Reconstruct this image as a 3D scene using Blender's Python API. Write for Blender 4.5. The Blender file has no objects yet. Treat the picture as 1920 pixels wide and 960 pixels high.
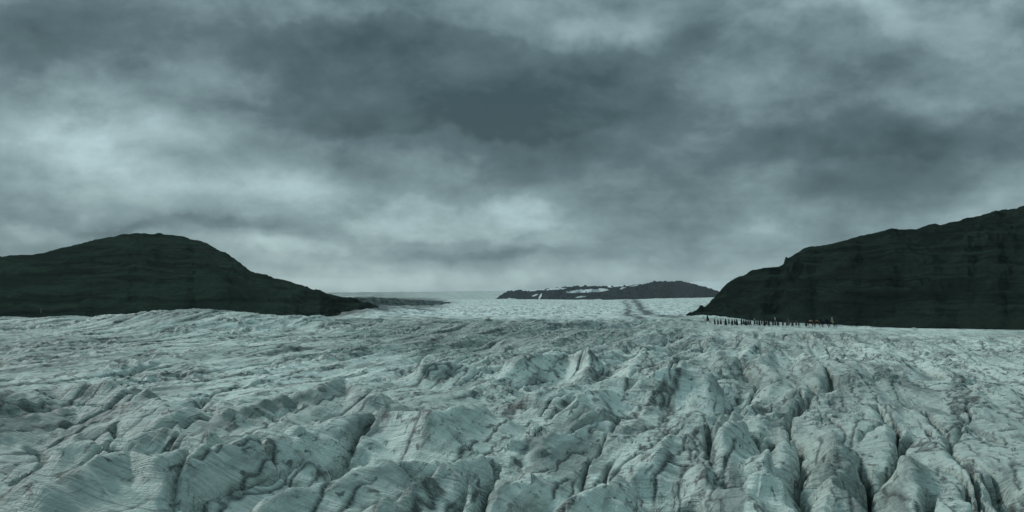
import bpy, bmesh, math, random
import numpy as np
from mathutils import Vector, Matrix

random.seed(7)
scene = bpy.context.scene
COL = scene.collection

# ------------------------------------------------------------------ camera
F = 960.0 / math.tan(math.radians(22.5))      # focal length in photo pixels (1920 wide, 45 degree lens)
HOR = 592.0                                   # photo row of the true horizon
CAM_Z = 8.0                                   # metres above the ice at the camera
PITCH = math.atan((HOR - 480.0) / F)
cam_d = bpy.data.cameras.new("camera")
cam = bpy.data.objects.new("camera", cam_d)
COL.objects.link(cam)
cam.location = (0, 0, CAM_Z)
cam.rotation_euler = (math.pi / 2 + PITCH, 0, 0)
cam_d.sensor_width = 36
cam_d.lens = 18 / math.tan(math.radians(22.5))
cam_d.clip_start = 0.1
cam_d.clip_end = 80000
scene.camera = cam

CP, SP = math.cos(PITCH), math.sin(PITCH)
def bearing(x, y):
    """azimuth and slope (rise per horizontal metre) of a sight line given as a photo position"""
    x = np.asarray(x, float); y = np.asarray(y, float)
    dx = (x - 960) / F; dv = (480 - y) / F
    wy = CP - dv * SP; wz = SP + dv * CP
    return np.arctan2(dx, wy), wz / np.hypot(dx, wy)

def az_of(x):
    return math.atan((x - 960) / F)

def tag(o, label=None, cat=None, group=None, kind=None):
    if label: o["label"] = label
    if cat: o["category"] = cat
    if group: o["group"] = group
    if kind: o["kind"] = kind
    return o

# ------------------------------------------------------------------ noise
_rng = np.random.RandomState(11)
_P = _rng.permutation(4096).astype(np.int32)
_ANG = _rng.rand(4096) * 2 * np.pi
_GX, _GY = np.cos(_ANG).astype(np.float32), np.sin(_ANG).astype(np.float32)

def noise(x, y, seed=0):
    x = x + seed * 17.31; y = y + seed * 9.73
    xf = np.floor(x); yf = np.floor(y)
    xi = xf.astype(np.int32); yi = yf.astype(np.int32)
    fx = (x - xf).astype(np.float32); fy = (y - yf).astype(np.float32)
    u = fx * fx * fx * (fx * (fx * 6 - 15) + 10); v = fy * fy * fy * (fy * (fy * 6 - 15) + 10)
    def g(ix, iy, dx, dy):
        h = _P[(_P[(ix + seed * 131) & 4095] + iy) & 4095]
        return _GX[h] * dx + _GY[h] * dy
    a = g(xi, yi, fx, fy); b = g(xi + 1, yi, fx - 1, fy)
    c = g(xi, yi + 1, fx, fy - 1); d = g(xi + 1, yi + 1, fx - 1, fy - 1)
    ab = a + u * (b - a); cd = c + u * (d - c)
    return 1.5 * (ab + v * (cd - ab))

def fbm(x, y, oct=4, seed=0, rough=0.5):
    s = 0; a = 1.0; f = 1.0
    for k in range(oct):
        s = s + a * noise(x * f, y * f, seed + k); a *= rough; f *= 2.03
    return s

def sstep(a, b, x):
    t = np.clip((x - a) / (b - a), 0, 1)
    return t * t * (3 - 2 * t)

# ------------------------------------------------------------------ mesh from a grid
def grid_object(name, X, Y, Z, mat, attrs=None, kind="structure"):
    nr, nc = X.shape
    n = nr * nc
    me = bpy.data.meshes.new(name)
    co = np.empty((n, 3), np.float32)
    co[:, 0] = X.ravel(); co[:, 1] = Y.ravel(); co[:, 2] = Z.ravel()
    i = np.arange(n, dtype=np.int32).reshape(nr, nc)
    q = np.stack([i[:-1, :-1], i[:-1, 1:], i[1:, 1:], i[1:, :-1]], -1).reshape(-1, 4)
    me.vertices.add(n); me.vertices.foreach_set("co", co.ravel())
    me.loops.add(q.size); me.loops.foreach_set("vertex_index", q.ravel())
    me.polygons.add(len(q))
    me.polygons.foreach_set("loop_start", np.arange(0, q.size, 4, dtype=np.int32))
    me.polygons.foreach_set("use_smooth", np.ones(len(q), bool))
    me.update(calc_edges=True)
    for k, v in (attrs or {}).items():
        a = me.attributes.new(k, "FLOAT", "POINT")
        a.data.foreach_set("value", np.ascontiguousarray(v, np.float32).ravel())
    me.materials.append(mat)
    o = bpy.data.objects.new(name, me)
    COL.objects.link(o)
    if kind: o["kind"] = kind
    return o

# ------------------------------------------------------------------ node helper
class NT:
    def __init__(self, tree):
        self.t = tree; tree.nodes.clear()
    def n(self, typ, ins=None, **props):
        nd = self.t.nodes.new(typ)
        for k, v in props.items(): setattr(nd, k, v)
        for k, v in (ins or {}).items():
            s = nd.inputs[k]
            if isinstance(v, bpy.types.NodeSocket): self.t.links.new(v, s)
            else: s.default_value = v
        return nd
    def m(self, op, a, b=None, c=None, clamp=False):
        ins = {0: a}
        if b is not None: ins[1] = b
        if c is not None: ins[2] = c
        return self.n("ShaderNodeMath", ins, operation=op, use_clamp=clamp).outputs[0]
    def vm(self, op, a, b=None):
        ins = {0: a}
        if b is not None: ins[1] = b
        nd = self.n("ShaderNodeVectorMath", ins, operation=op)
        return nd.outputs[0]
    def noise(self, vec, scale=1.0, detail=4.0, rough=0.5, dist=0.0, lac=2.0):
        nd = self.n("ShaderNodeTexNoise", {"Vector": vec, "Scale": scale, "Detail": detail, "Roughness": rough,
                                           "Distortion": dist, "Lacunarity": lac})
        return nd.outputs["Fac"]
    def rng(self, v, a, b, c=0.0, d=1.0, smooth=True):
        return self.n("ShaderNodeMapRange", {0: v, 1: a, 2: b, 3: c, 4: d},
                      interpolation_type="SMOOTHSTEP" if smooth else "LINEAR").outputs[0]
    def mix(self, f, a, b):
        nd = self.n("ShaderNodeMix", data_type="RGBA")
        for s, v in ((nd.inputs[0], f), (nd.inputs[6], a), (nd.inputs[7], b)):
            if isinstance(v, bpy.types.NodeSocket): self.t.links.new(v, s)
            else: s.default_value = v
        return nd.outputs[2]

def C4(r, g, b): return (r, g, b, 1.0)

def new_mat(name):
    m = bpy.data.materials.new(name); m.use_nodes = True
    return m, NT(m.node_tree)

def finish(m, nt, color, rough=0.6, normal=None, spec=0.3):
    ins = {"Base Color": color, "Roughness": rough, "Specular IOR Level": spec}
    if normal is not None: ins["Normal"] = normal
    b = nt.n("ShaderNodeBsdfPrincipled", ins)
    nt.n("ShaderNodeOutputMaterial", {"Surface": b.outputs[0]})
    return m

# ------------------------------------------------------------------ glacier material
FLOW = math.radians(12.0)                       # the pressure ridges run this far right of straight ahead
CF, SF = math.cos(FLOW), math.sin(FLOW)

def ice_material():
    m, nt = new_mat("glacier_ice")
    pos = nt.n("ShaderNodeTexCoord").outputs["Object"]
    rot = nt.n("ShaderNodeVectorRotate", {"Vector": pos, "Angle": FLOW}, rotation_type="Z_AXIS").outputs[0]  # x across, y along the ridges
    warp = nt.noise(nt.vm("MULTIPLY", rot, (0.13, 0.13, 0.13)), 1.0, 3)
    warp2 = nt.m("MULTIPLY", nt.m("SUBTRACT", warp, 0.5), 7.0)
    sep = nt.n("ShaderNodeSeparateXYZ", {0: rot})
    # foliation: layers that stand across the ridges and dip forward
    lay = nt.m("ADD", nt.m("ADD", sep.outputs[1], nt.m("MULTIPLY", sep.outputs[2], 1.6)), warp2)
    lv = nt.n("ShaderNodeCombineXYZ", {0: nt.m("MULTIPLY", sep.outputs[0], 0.16), 1: nt.m("MULTIPLY", lay, 1.7), 2: 0.0}).outputs[0]
    band = nt.noise(lv, 1.0, 5, 0.62)
    lv2 = nt.n("ShaderNodeCombineXYZ", {0: nt.m("MULTIPLY", sep.outputs[0], 0.5), 1: nt.m("MULTIPLY", lay, 5.0), 2: 3.0}).outputs[0]
    band2 = nt.noise(lv2, 1.0, 4, 0.6)
    # silt streaks and cryoconite patches with shapes of their own
    sv = nt.vm("MULTIPLY", rot, (0.45, 0.055, 0.34))
    patch = nt.noise(sv, 1.0, 6, 0.62, 0.6)
    patch2 = nt.noise(nt.vm("MULTIPLY", rot, (1.9, 0.45, 1.5)), 1.0, 5, 0.65, 0.8)
    broad = nt.noise(nt.vm("MULTIPLY", rot, (0.022, 0.012, 0.02)), 1.0, 3, 0.5)
    fine = nt.noise(pos, 6.0, 4, 0.7)
    serac = nt.noise(nt.vm("MULTIPLY", pos, (0.22, 0.03, 0.05)), 1.0, 4, 0.65)
    farm = nt.n("ShaderNodeAttribute", attribute_name="far").outputs["Fac"]
    snow = nt.n("ShaderNodeAttribute", attribute_name="snow").outputs["Fac"]
    vary = nt.rng(nt.noise(nt.vm("MULTIPLY", rot, (0.22, 0.16, 0.2)), 1.0, 4, 0.6), 0.38, 0.62)
    silt = nt.n("ShaderNodeAttribute", attribute_name="silt").outputs["Fac"]
    grit = nt.n("ShaderNodeAttribute", attribute_name="grit").outputs["Fac"]

    groove = nt.n("ShaderNodeAttribute", attribute_name="groove").outputs["Fac"]
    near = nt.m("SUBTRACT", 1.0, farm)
    col = nt.mix(nt.rng(broad, 0.35, 0.65), C4(0.64, 0.745, 0.695), C4(0.37, 0.44, 0.405))
    col = nt.mix(nt.m("MULTIPLY", nt.m("MULTIPLY", nt.rng(band, 0.47, 0.66), near), nt.m("MULTIPLY_ADD", vary, 0.55, 0.06)), col, C4(0.17, 0.20, 0.185))
    col = nt.mix(nt.m("MULTIPLY", nt.m("MULTIPLY", nt.rng(band2, 0.50, 0.68), near), nt.m("MULTIPLY_ADD", vary, 0.4, 0.1)), col, C4(0.14, 0.16, 0.145))
    col = nt.mix(nt.m("MULTIPLY", nt.m("MULTIPLY", nt.rng(patch, 0.48, 0.63), near), 0.75), col, C4(0.155, 0.195, 0.182))
    col = nt.mix(nt.m("MULTIPLY", nt.m("MULTIPLY", nt.rng(patch2, 0.54, 0.66), near), 0.85), col, C4(0.064, 0.080, 0.073))
    col = nt.mix(nt.m("MULTIPLY", nt.rng(fine, 0.5, 0.72), 0.35), col, C4(0.22, 0.23, 0.215))
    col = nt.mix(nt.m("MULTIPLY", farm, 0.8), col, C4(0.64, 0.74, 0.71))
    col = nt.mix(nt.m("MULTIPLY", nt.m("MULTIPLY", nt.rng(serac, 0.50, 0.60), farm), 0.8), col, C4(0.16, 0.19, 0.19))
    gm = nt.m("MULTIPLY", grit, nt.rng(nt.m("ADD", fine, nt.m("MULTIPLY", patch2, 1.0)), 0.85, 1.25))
    col = nt.mix(nt.m("MULTIPLY", groove, nt.rng(fine, 0.25, 0.55, 0.35, 1.0)), col, C4(0.042, 0.056, 0.052))  # groove silt, made darker to add shadow contrast
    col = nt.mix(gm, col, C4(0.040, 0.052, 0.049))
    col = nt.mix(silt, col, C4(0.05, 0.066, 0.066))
    col = nt.mix(snow, col, C4(0.66, 0.72, 0.73))
    h = nt.m("ADD", nt.m("MULTIPLY", band, 0.26), nt.m("ADD", nt.m("MULTIPLY", band2, 0.10), nt.m("MULTIPLY", patch2, 0.22)))
    h = nt.m("ADD", h, nt.m("MULTIPLY", fine, 0.05))
    bump = nt.n("ShaderNodeBump", {"Height": h, "Strength": 1.0, "Distance": 1.0}).outputs[0]
    return finish(m, nt, col, 0.55, bump, 0.25)

# ------------------------------------------------------------------ glacier surface
CREST_R = 320.0
_crx = [-900, -200, 0, 200, 300, 450, 600, 700, 900, 1100, 1300, 1330, 1420, 1500, 1560, 1600, 1750, 1920, 2200, 2800]
_cry = [599, 599, 601, 601, 599, 598, 602, 606, 610, 611, 608, 608.5, 610.5, 611.5, 613, 614, 616, 618, 621, 622]
_faz = {
    -900: [612, 612, 604, 600, 590, 580, 566, 556, 552],
    560:  [610, 610, 603, 600, 588, 578, 566, 556, 552],
    630:  [609, 606, 592, 586, 578, 571, 562, 553, 549],
    690:  [607, 600, 578, 573, 567, 562, 558, 552, 548.5],
    830:  [608, 604, 597, 586, 574, 566, 558, 551, 547],
    940:  [609, 604, 594, 581, 567, 561, 562, 554, 545],
    1140: [610, 604, 594, 581, 568, 562.5, 566, 560, 536],
    1340: [611, 598, 598, 585, 566, 558, 562, 545, 527],
    1440: [614, 604, 604, 590, 566, 558, 562, 545, 524],
    1600: [620, 611.5, 606, 600, 580, 570, 562, 545, 524],
    1750: [626, 618, 618, 605, 585, 570, 562, 545, 524],
    2800: [628, 620, 618, 605, 585, 570, 562, 545, 524],
}
_fd = np.array([420, 700, 1300, 2000, 3500, 5000, 8000, 12000, 18000], float)

def zat(y, r):            # height that a sight line at photo row y has at distance r
    return CAM_Z + np.tan(np.arctan((480 - np.asarray(y, float)) / F) + PITCH) * r

def base_height(az, r):
    px = 960 + F * np.tan(np.clip(az, -1.2, 1.2))
    px = np.clip(px, -900, 2800)
    zc = zat(np.interp(px, _crx, _cry), CREST_R)
    ks = sorted(_faz)
    L = np.log(np.clip(r, 4, 18000))
    knots_r = [1, 45, 110, 210, 300, 335] + list(_fd)
    vals = [0 * zc, 0 * zc, 0.14 * zc, 0.47 * zc, 0.93 * zc, 1.0 * zc]
    for j, d in enumerate(_fd):
        vals.append(zat(np.interp(px, ks, [_faz[k][j] for k in ks]), d))
    out = np.zeros_like(r)
    lk = np.log(knots_r)
    idx = np.clip(np.searchsorted(lk, L, side="right") - 1, 0, len(lk) - 2)
    V = vals
    for k in range(len(lk) - 1):
        msk = idx == k
        if not msk.any(): continue
        a, b = knots_r[k], knots_r[k + 1]
        t = np.clip((r - a) / (b - a), 0, 1)
        out = np.where(msk, V[k] * (1 - t) + V[k + 1] * t, out)
    return out

def on_ice(x, y, lift):
    """point of the ice that lies on a sight line, for laying out the main ridges and crevasses"""
    a, m = bearing(x, y); a = float(a); m = float(m)
    r = (lift - CAM_Z) / m
    for _ in range(12):
        z = float(base_height(np.array([a]), np.array([r]))[0]) + lift
        r = 0.5 * r + 0.5 * (z - CAM_Z) / m
    return r * math.sin(a), r * math.cos(a)

# crest lines (height, half width) and crevasses (depth, half width) of the near ice
RIDGES = [
    (1.5, 2.3, [(140, 860), (310, 842), (400, 848), (505, 848), (600, 820), (700, 797), (800, 806), (900, 780)]),
    (1.3, 1.5, [(60, 960), (140, 940), (240, 899), (295, 912), (350, 893), (430, 868), (500, 852)]),
    (1.3, 1.7, [(505, 938), (650, 903), (700, 880), (770, 868), (850, 855)]),
    (1.7, 2.1, [(690, 960), (750, 935), (850, 890), (950, 838), (1050, 790), (1150, 752), (1310, 735)]),
    (1.5, 3.2, [(-150, 790), (0, 768), (100, 750), (225, 752), (310, 772)]),
    (0.9, 1.8, [(420, 770), (560, 745), (650, 728), (720, 745)]),
    (1.2, 1.7, [(1090, 945), (1190, 880), (1260, 840), (1370, 785)]),
    (1.3, 1.6, [(1300, 955), (1330, 880), (1400, 800), (1440, 765)]),
    (1.1, 1.4, [(1420, 900), (1460, 840), (1480, 765)]),
    (1.2, 1.5, [(1560, 960), (1560, 880), (1540, 800), (1525, 760)]),
    (1.3, 1.6, [(1700, 960), (1720, 890), (1660, 790), (1640, 745)]),
    (1.4, 1.9, [(1830, 950), (1820, 880), (1760, 790), (1730, 740)]),
    (1.6, 2.6, [(2100, 930), (1960, 840), (1860, 760), (1800, 700)]),
    (1.0, 2.0, [(800, 700), (900, 690), (1060, 668), (1110, 672)]),
    (1.0, 2.2, [(600, 640), (700, 628), (830, 640)]),
    (1.0, 2.0, [(1000, 745), (1100, 720), (1200, 715), (1290, 690)]),
]
CREVASSES = [
    (2.2, .16, [(1483, 765), (1490, 815), (1497, 870), (1494, 925)]),
    (1.3, .10, [(1652, 752), (1682, 800), (1692, 815)]), (2.2, .20, [(1702, 800), (1680, 840), (1652, 866), (1620, 872)]),
    (1.8, .12, [(1740, 758), (1765, 790), (1792, 818), (1820, 850), (1838, 890), (1862, 955)]),
    (2.0, .15, [(1600, 840), (1625, 865), (1632, 915)]), (1.6, .13, [(1770, 850), (1800, 870), (1815, 890), (1840, 945)]),
    (2.4, .28, [(1868, 870), (1890, 915), (1912, 935), (1930, 985)]),
    (2.4, .26, [(1008, 905), (990, 935), (962, 962)]), (1.8, .12, [(912, 880), (902, 910), (892, 965)]),
    (2.0, .22, [(650, 845), (625, 872), (600, 893)]), (1.1, .07, [(1195, 850), (1165, 890), (1138, 920)]),
    (1.6, .18, [(1010, 770), (1018, 790), (1005, 810)]), (2.0, .35, [(1290, 905), (1285, 935), (1275, 965)]),
    (1.4, .16, [(1435, 800), (1425, 830), (1405, 795)]), (2.2, .3, [(1600, 925), (1575, 945), (1560, 965)]),
    (1.2, .10, [(560, 950), (530, 965)]), (1.4, .35, [(75, 800), (85, 825), (95, 845)]),
    (1.3, .12, [(120, 860), (90, 880), (50, 885)]), (1.2, .12, [(300, 795), (250, 800), (225, 790)]),
    (1.6, .2, [(1750, 900), (1745, 940), (1742, 965)]), (1.8, .3, [(1810, 715), (1825, 725), (1850, 735)]),
]
def placed_relief(X, Y, R):
    out = np.zeros_like(X)
    sel = R < 175
    if not sel.any(): return out
    x, y = X[sel], Y[sel]
    wx = x + 0.7 * noise(x / 7, y / 10, 300) + 0.22 * noise(x / 1.3, y / 1.6, 302)
    wy = y + 0.7 * noise(x / 7, y / 10, 301) + 0.22 * noise(x / 1.3, y / 1.6, 303)
    def dist(pts):
        best = np.full(x.shape, 1e6); side = np.zeros(x.shape)
        for (x0, y0), (x1, y1) in zip(pts, pts[1:]):
            ux, uy = x1 - x0, y1 - y0
            L2 = ux * ux + uy * uy
            k = np.clip(((wx - x0) * ux + (wy - y0) * uy) / L2, 0, 1)
            d = np.hypot(wx - x0 - k * ux, wy - y0 - k * uy)
            side = np.where(d < best, (wx - x0) * uy - (wy - y0) * ux, side)
            best = np.minimum(best, d)
        return best, side
    acc = np.zeros(x.shape); low = np.zeros(x.shape); cut = np.zeros(x.shape)
    hv = 1 + 0.35 * noise(x / 8, y / 14, 305)
    rgt = (x > 5.0 + 0.12 * y)
    for h, w, pts in RIDGES:
        d, sd = dist([on_ice(px_, py_, 1.2) for px_, py_ in pts])
        ww = np.where(sd > 0, w * 1.05, w * 0.8)
        acc = np.maximum(acc, h * np.exp(-np.sqrt((d / ww) ** 2 + 0.015) * 1.1) * hv * 0.78 * np.where(rgt, 0.34, 1.0))
        low = np.maximum(low, 0.16 * h * np.exp(-((d - 2.2 * ww) / (1.1 * ww)) ** 2))
    for dep, w, pts in CREVASSES:
        d, sd = dist([on_ice(px_, py_, 0.9) for px_, py_ in pts])
        cut = np.maximum(cut, dep * np.exp(-(d / (w * (0.75 + 0.6 * np.abs(noise(x / 2, y / 2, 306))))) ** 2) + 0.14 * dep * np.exp(-(d / (w * 4)) ** 1.5))
    out[sel] = acc - low - cut * 1.1
    return out

def glacier_height(X, Y, R, spacing):
    """relief of the ice; spacing = local mesh size, so that nothing finer than the mesh is added"""
    az = np.arctan2(X, Y)
    px = 960 + F * np.tan(np.clip(az, -1.2, 1.2))
    s = X * SF + Y * CF
    t = X * CF - Y * SF
    def lod(w): return sstep(1.6, 4.0, w / spacing)
    s = s + 6 * noise(s / 46, t / 46, 1) + 1.2 * noise(s / 13, t / 13, 2)
    t = t + 2.8 * noise(s / 85, t / 40, 3) + 0.8 * noise(s / 24, t / 14, 4) + 0.2 * noise(s / 5.0, t / 4.0, 5)
    right = sstep(-6, 12, t + 10 * noise(s / 50, t / 50, 6) - 2)          # rounded, crevassed ice on this side
    lay = (1 - sstep(75, 150, R)) * (1 - 0.3 * sstep(1000, 1300, px))      # the named crests lead here
    big = (0.9 * noise(s / 120, t / 36, 7) + 0.6 * noise(s / 60, t / 18, 8)) * (1 - 0.6 * lay)
    # long low pressure ridges
    n1 = noise(s / 85, t / 5.0, 10)
    n0 = noise(s / 70, t / 8.5, 9)
    shat0 = sstep(600, 900, px) * (1 - sstep(1300, 1500, px)) * sstep(120, 220, R)
    r0 = (1 - np.sqrt(n0 * n0 + 0.004) * 2.2) * (0.25 + 0.75 * shat0)
    ra = 1 - np.sqrt(n1 * n1 + 0.004) * 2.3
    n2 = noise(s / 42, t / 2.6, 12)
    rb = 1 - np.sqrt(n2 * n2 + 0.004) * 2.0
    n3 = noise(s / 26, t / 1.7, 13)
    sharp = 0.62 * r0 + 0.72 * ra + 0.36 * rb * (0.6 + 0.4 * ra) + 0.10 * (1 - np.abs(n3) * 2) * lod(1.7)
    # rounded humps with pinched valleys
    b1 = noise(s / 62, t / 5.6, 14)
    b2 = noise(s / 30, t / 2.8, 15)
    hump = 1.0 * np.sqrt(b1 * b1 + 0.002) + 0.55 * np.sqrt(b2 * b2 + 0.002) * (0.5 + np.abs(b1) * 1.2)
    det = sharp * (1 - right) + (hump + 0.1) * right
    flat = 1 - 0.25 * (1 - sstep(500, 1250, px)) * sstep(70, 130, R) + 0.25 * shat0
    flat = flat * (1 - 0.35 * lay)
    # ridges break into hummocks
    det = det * (0.95 + 0.32 * noise(s / 45, t / 14, 16)) * flat + 0.19 * noise(s / 11, t / 6.0, 17) * lod(7) * (1 - 0.5 * lay)
    # shattered patches
    rub = sstep(0.12, 0.5, fbm(s / 26, t / 5.5, 3, 19)) * (1 - 0.55 * lay)
    det = det + (0.06 + 0.34 * rub) * (0.5 - np.abs(noise(s / 3.2, t / 1.9, 18)) * 2) * lod(2.2)
    det = det + (0.05 + 0.17 * rub) * noise(s / 1.2, t / 1.1, 20) * lod(1.3) + (0.03 + 0.07 * rub) * noise(s / 0.6, t / 0.6, 21) * lod(0.7)
    # stepped layers across the ridges
    st = 0.5 - 2 * np.abs(noise(s / 1.5, t / 9.0, 22))
    st2 = noise(s / 0.7, t / 4.0, 24)
    det = det + (0.10 * st * lod(1.4) + 0.06 * st2 * lod(0.7)) * sstep(-0.35, 0.3, noise(s / 18, t / 12, 23))
    # meltwater grooves: thin, long, filled with silt, darkened to stand in for deeper shadow
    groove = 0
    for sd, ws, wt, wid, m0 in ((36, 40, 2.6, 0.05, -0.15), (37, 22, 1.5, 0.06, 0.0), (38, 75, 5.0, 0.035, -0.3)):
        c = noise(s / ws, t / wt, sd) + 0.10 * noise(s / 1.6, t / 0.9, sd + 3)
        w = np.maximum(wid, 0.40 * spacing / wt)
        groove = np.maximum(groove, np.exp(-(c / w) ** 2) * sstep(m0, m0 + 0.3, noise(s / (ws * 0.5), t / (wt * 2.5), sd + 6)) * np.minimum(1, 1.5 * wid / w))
    # crevasses
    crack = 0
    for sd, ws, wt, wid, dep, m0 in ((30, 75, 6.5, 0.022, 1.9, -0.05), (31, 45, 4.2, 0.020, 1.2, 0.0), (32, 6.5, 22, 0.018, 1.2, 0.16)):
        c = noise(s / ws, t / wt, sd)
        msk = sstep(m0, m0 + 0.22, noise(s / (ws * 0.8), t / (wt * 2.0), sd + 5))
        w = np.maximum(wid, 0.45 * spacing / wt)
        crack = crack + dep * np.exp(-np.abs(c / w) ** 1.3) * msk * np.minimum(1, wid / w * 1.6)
    near = big + det * 1.1 - crack * (0.55 + 0.55 * right) - 0.07 * groove
    near = near + placed_relief(X, Y, R)
    # smoother bank where the column walks, on the right-hand rim
    bank = sstep(1150, 1400, px) * sstep(235, 295, R) * (1 - sstep(340, 400, R))
    near = near + placed_relief(X, Y, R)
    near = near * (1 - 0.94 * bank)
    # left skyline mounds
    mound = 0
    for mx, my, w, hh in ((280, 290, 11, 1.4), (445, 285, 14, 1.5), (590, 270, 8, 1.5), (120, 300, 9, .6), (205, 295, 4, .5), (722, 290, 5, 1.2), (880, 270, 7, 1.1)):
        a = az_of(mx); cx, cy = my * math.sin(a), my * math.cos(a)
        mound = mound + 1.45 * hh * np.exp(-((X - cx) ** 2 + ((Y - cy) / 1.6) ** 2) / w ** 2)
    near = near + mound
    near_w = 1 - sstep(330, 900, R) * 0.9
    # far tongue: a field of seracs
    f1 = 1 - 2 * np.abs(noise(X / 26, Y / 40, 40))
    f2 = 1 - 2 * np.abs(noise(X / 12, Y / 18, 41))
    f3 = fbm(X / 90, Y / 160, 3, 42)
    calm = 1 - 0.9 * sstep(1310, 1400, px)
    far = calm * (2.0 * f1 * lod(26) + 1.1 * f2 * lod(12) + 2.2 * f3) * sstep(360, 900, R) * (1 - sstep(6000, 9000, R) * 0.3)
    capn = fbm(X / 700, Y / 900, 4, 47) * 9 * sstep(6500, 9000, R)
    shat = sstep(150, 230, R) * (1 - sstep(380, 520, R)) * sstep(560, 800, px + 60 * noise(s / 30, t / 30, 77)) * (1 - sstep(1380, 1560, px))
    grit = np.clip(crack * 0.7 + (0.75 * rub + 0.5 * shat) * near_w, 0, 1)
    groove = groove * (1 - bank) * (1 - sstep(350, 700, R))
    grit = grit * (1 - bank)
    return near * near_w + far * 0.75 + capn, grit, groove

def build_glacier(mat):
    dense = math.radians(26.5)
    a_in = np.arange(-dense, dense, math.radians(0.045))
    g = np.linspace(0, 1, 46)[1:]
    a_out = dense + (math.pi * 0.62 - dense) * g ** 1.6
    az = np.concatenate([-a_out[::-1], a_in, a_out])
    rr = [0.6]
    while rr[-1] < 18500:
        r = rr[-1]
        if r < 36: d = max(0.3, r * 0.05)
        elif r < 345: d = 0.14 + 0.55 * max(0, (r - 40)) / 300
        elif r < 5200: d = r * 0.0034
        else: d = r * 0.018
        rr.append(r + d)
    rr = np.array(rr)
    A, R = np.meshgrid(az, rr)
    X = R * np.sin(A); Y = R * np.cos(A)
    daz = np.gradient(az)[None, :]
    dr = np.gradient(rr)[:, None]
    sp = np.maximum(np.minimum(R * daz, 50), np.minimum(dr, 50) * 0.8)
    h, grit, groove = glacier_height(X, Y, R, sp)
    Z = base_height(A, R) + h * sstep(3, 25, R)
    px = 960 + F * np.tan(np.clip(A, -1.2, 1.2))
    # debris: lateral moraine under the left-hand hill, medial moraine in the middle of the tongue
    n = fbm(X / 120, Y / 300, 4, 60)
    edge = np.interp(R, [700, 1300, 2000, 3500, 5000, 8000], [655, 740, 795, 848, 852, 810])
    lat = sstep(14, -30, px - edge + 26 * n) * sstep(600, 1000, R) * (1 - sstep(6500, 9000, R))
    lat = lat * np.clip(1.0 + 0.75 * fbm(X / 26, Y / 110, 4, 64, 0.6), 0, 1)
    lat = np.maximum(lat, sstep(745, 715, px + 14 * n) * sstep(900, 1200, R) * (1 - sstep(5000, 7000, R)))
    cap_sh = sstep(870, 640, px) * sstep(5000, 8000, R) * np.clip(0.55 + 0.7 * fbm(X / 130, Y / 900, 4, 70, 0.6), 0, 0.85)
    mx = np.interp(R, [420, 700, 900, 1300, 2000, 3500, 5000], [1330, 1275, 1243, 1220, 1203, 1193, 1189])
    w = np.interp(R, [420, 900, 2000, 5000], [34, 19, 9, 6])
    med = np.exp(-((px - mx + 5 * n) / w) ** 2) + 0.8 * np.exp(-((px - mx + 17 * w / 6.0 + 5 * n) / (w * 0.6)) ** 2)
    med = np.clip(med * (1.15 + 0.7 * fbm(X / 14, Y / 40, 3, 66)), 0, 1) * sstep(560, 800, R) * (1 - sstep(4500, 5200, R))
    foot = np.clip(0.5 + 0.9 * fbm(X / 9, Y / 16, 3, 68), 0, 1) * np.maximum(sstep(1330, 1440, px) * sstep(520, 640, R), sstep(640, 540, px) * sstep(640, 800, R)) * (R < 1600)
    spk = sstep(0.12, 0.5, noise(X / 9, Y / 22, 61) + 0.5 * noise(X / 22, Y / 60, 62)) * sstep(380, 700, R) * (1 - sstep(5000, 6500, R)) * 0.55
    rsc = sstep(1285, 1335, px + 12 * n) * sstep(900, 1250, R) * (1 - sstep(2400, 3000, R)) * np.clip(0.7 + 0.5 * n, 0, 1)
    silt = np.clip(np.maximum.reduce([lat, cap_sh, med, foot * 0.85, spk, rsc * 0.9]), 0, 0.97)
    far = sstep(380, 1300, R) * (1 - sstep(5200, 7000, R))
    snow = sstep(7500, 9500, R) * sstep(880, 1080, px + 40 * n) * np.clip(0.8 + 0.3 * fbm(X / 300, Y / 1500, 3, 75), 0, 1)
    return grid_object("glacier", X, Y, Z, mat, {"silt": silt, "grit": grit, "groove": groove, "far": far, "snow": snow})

def ground_z(x, y):
    X = np.array([[float(x)]]); Y = np.array([[float(y)]])
    R = np.hypot(X, Y)
    h, _, _ = glacier_height(X, Y, R, np.array([[0.55]]))
    return float((base_height(np.arctan2(X, Y), R) + h)[0, 0])

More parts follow.
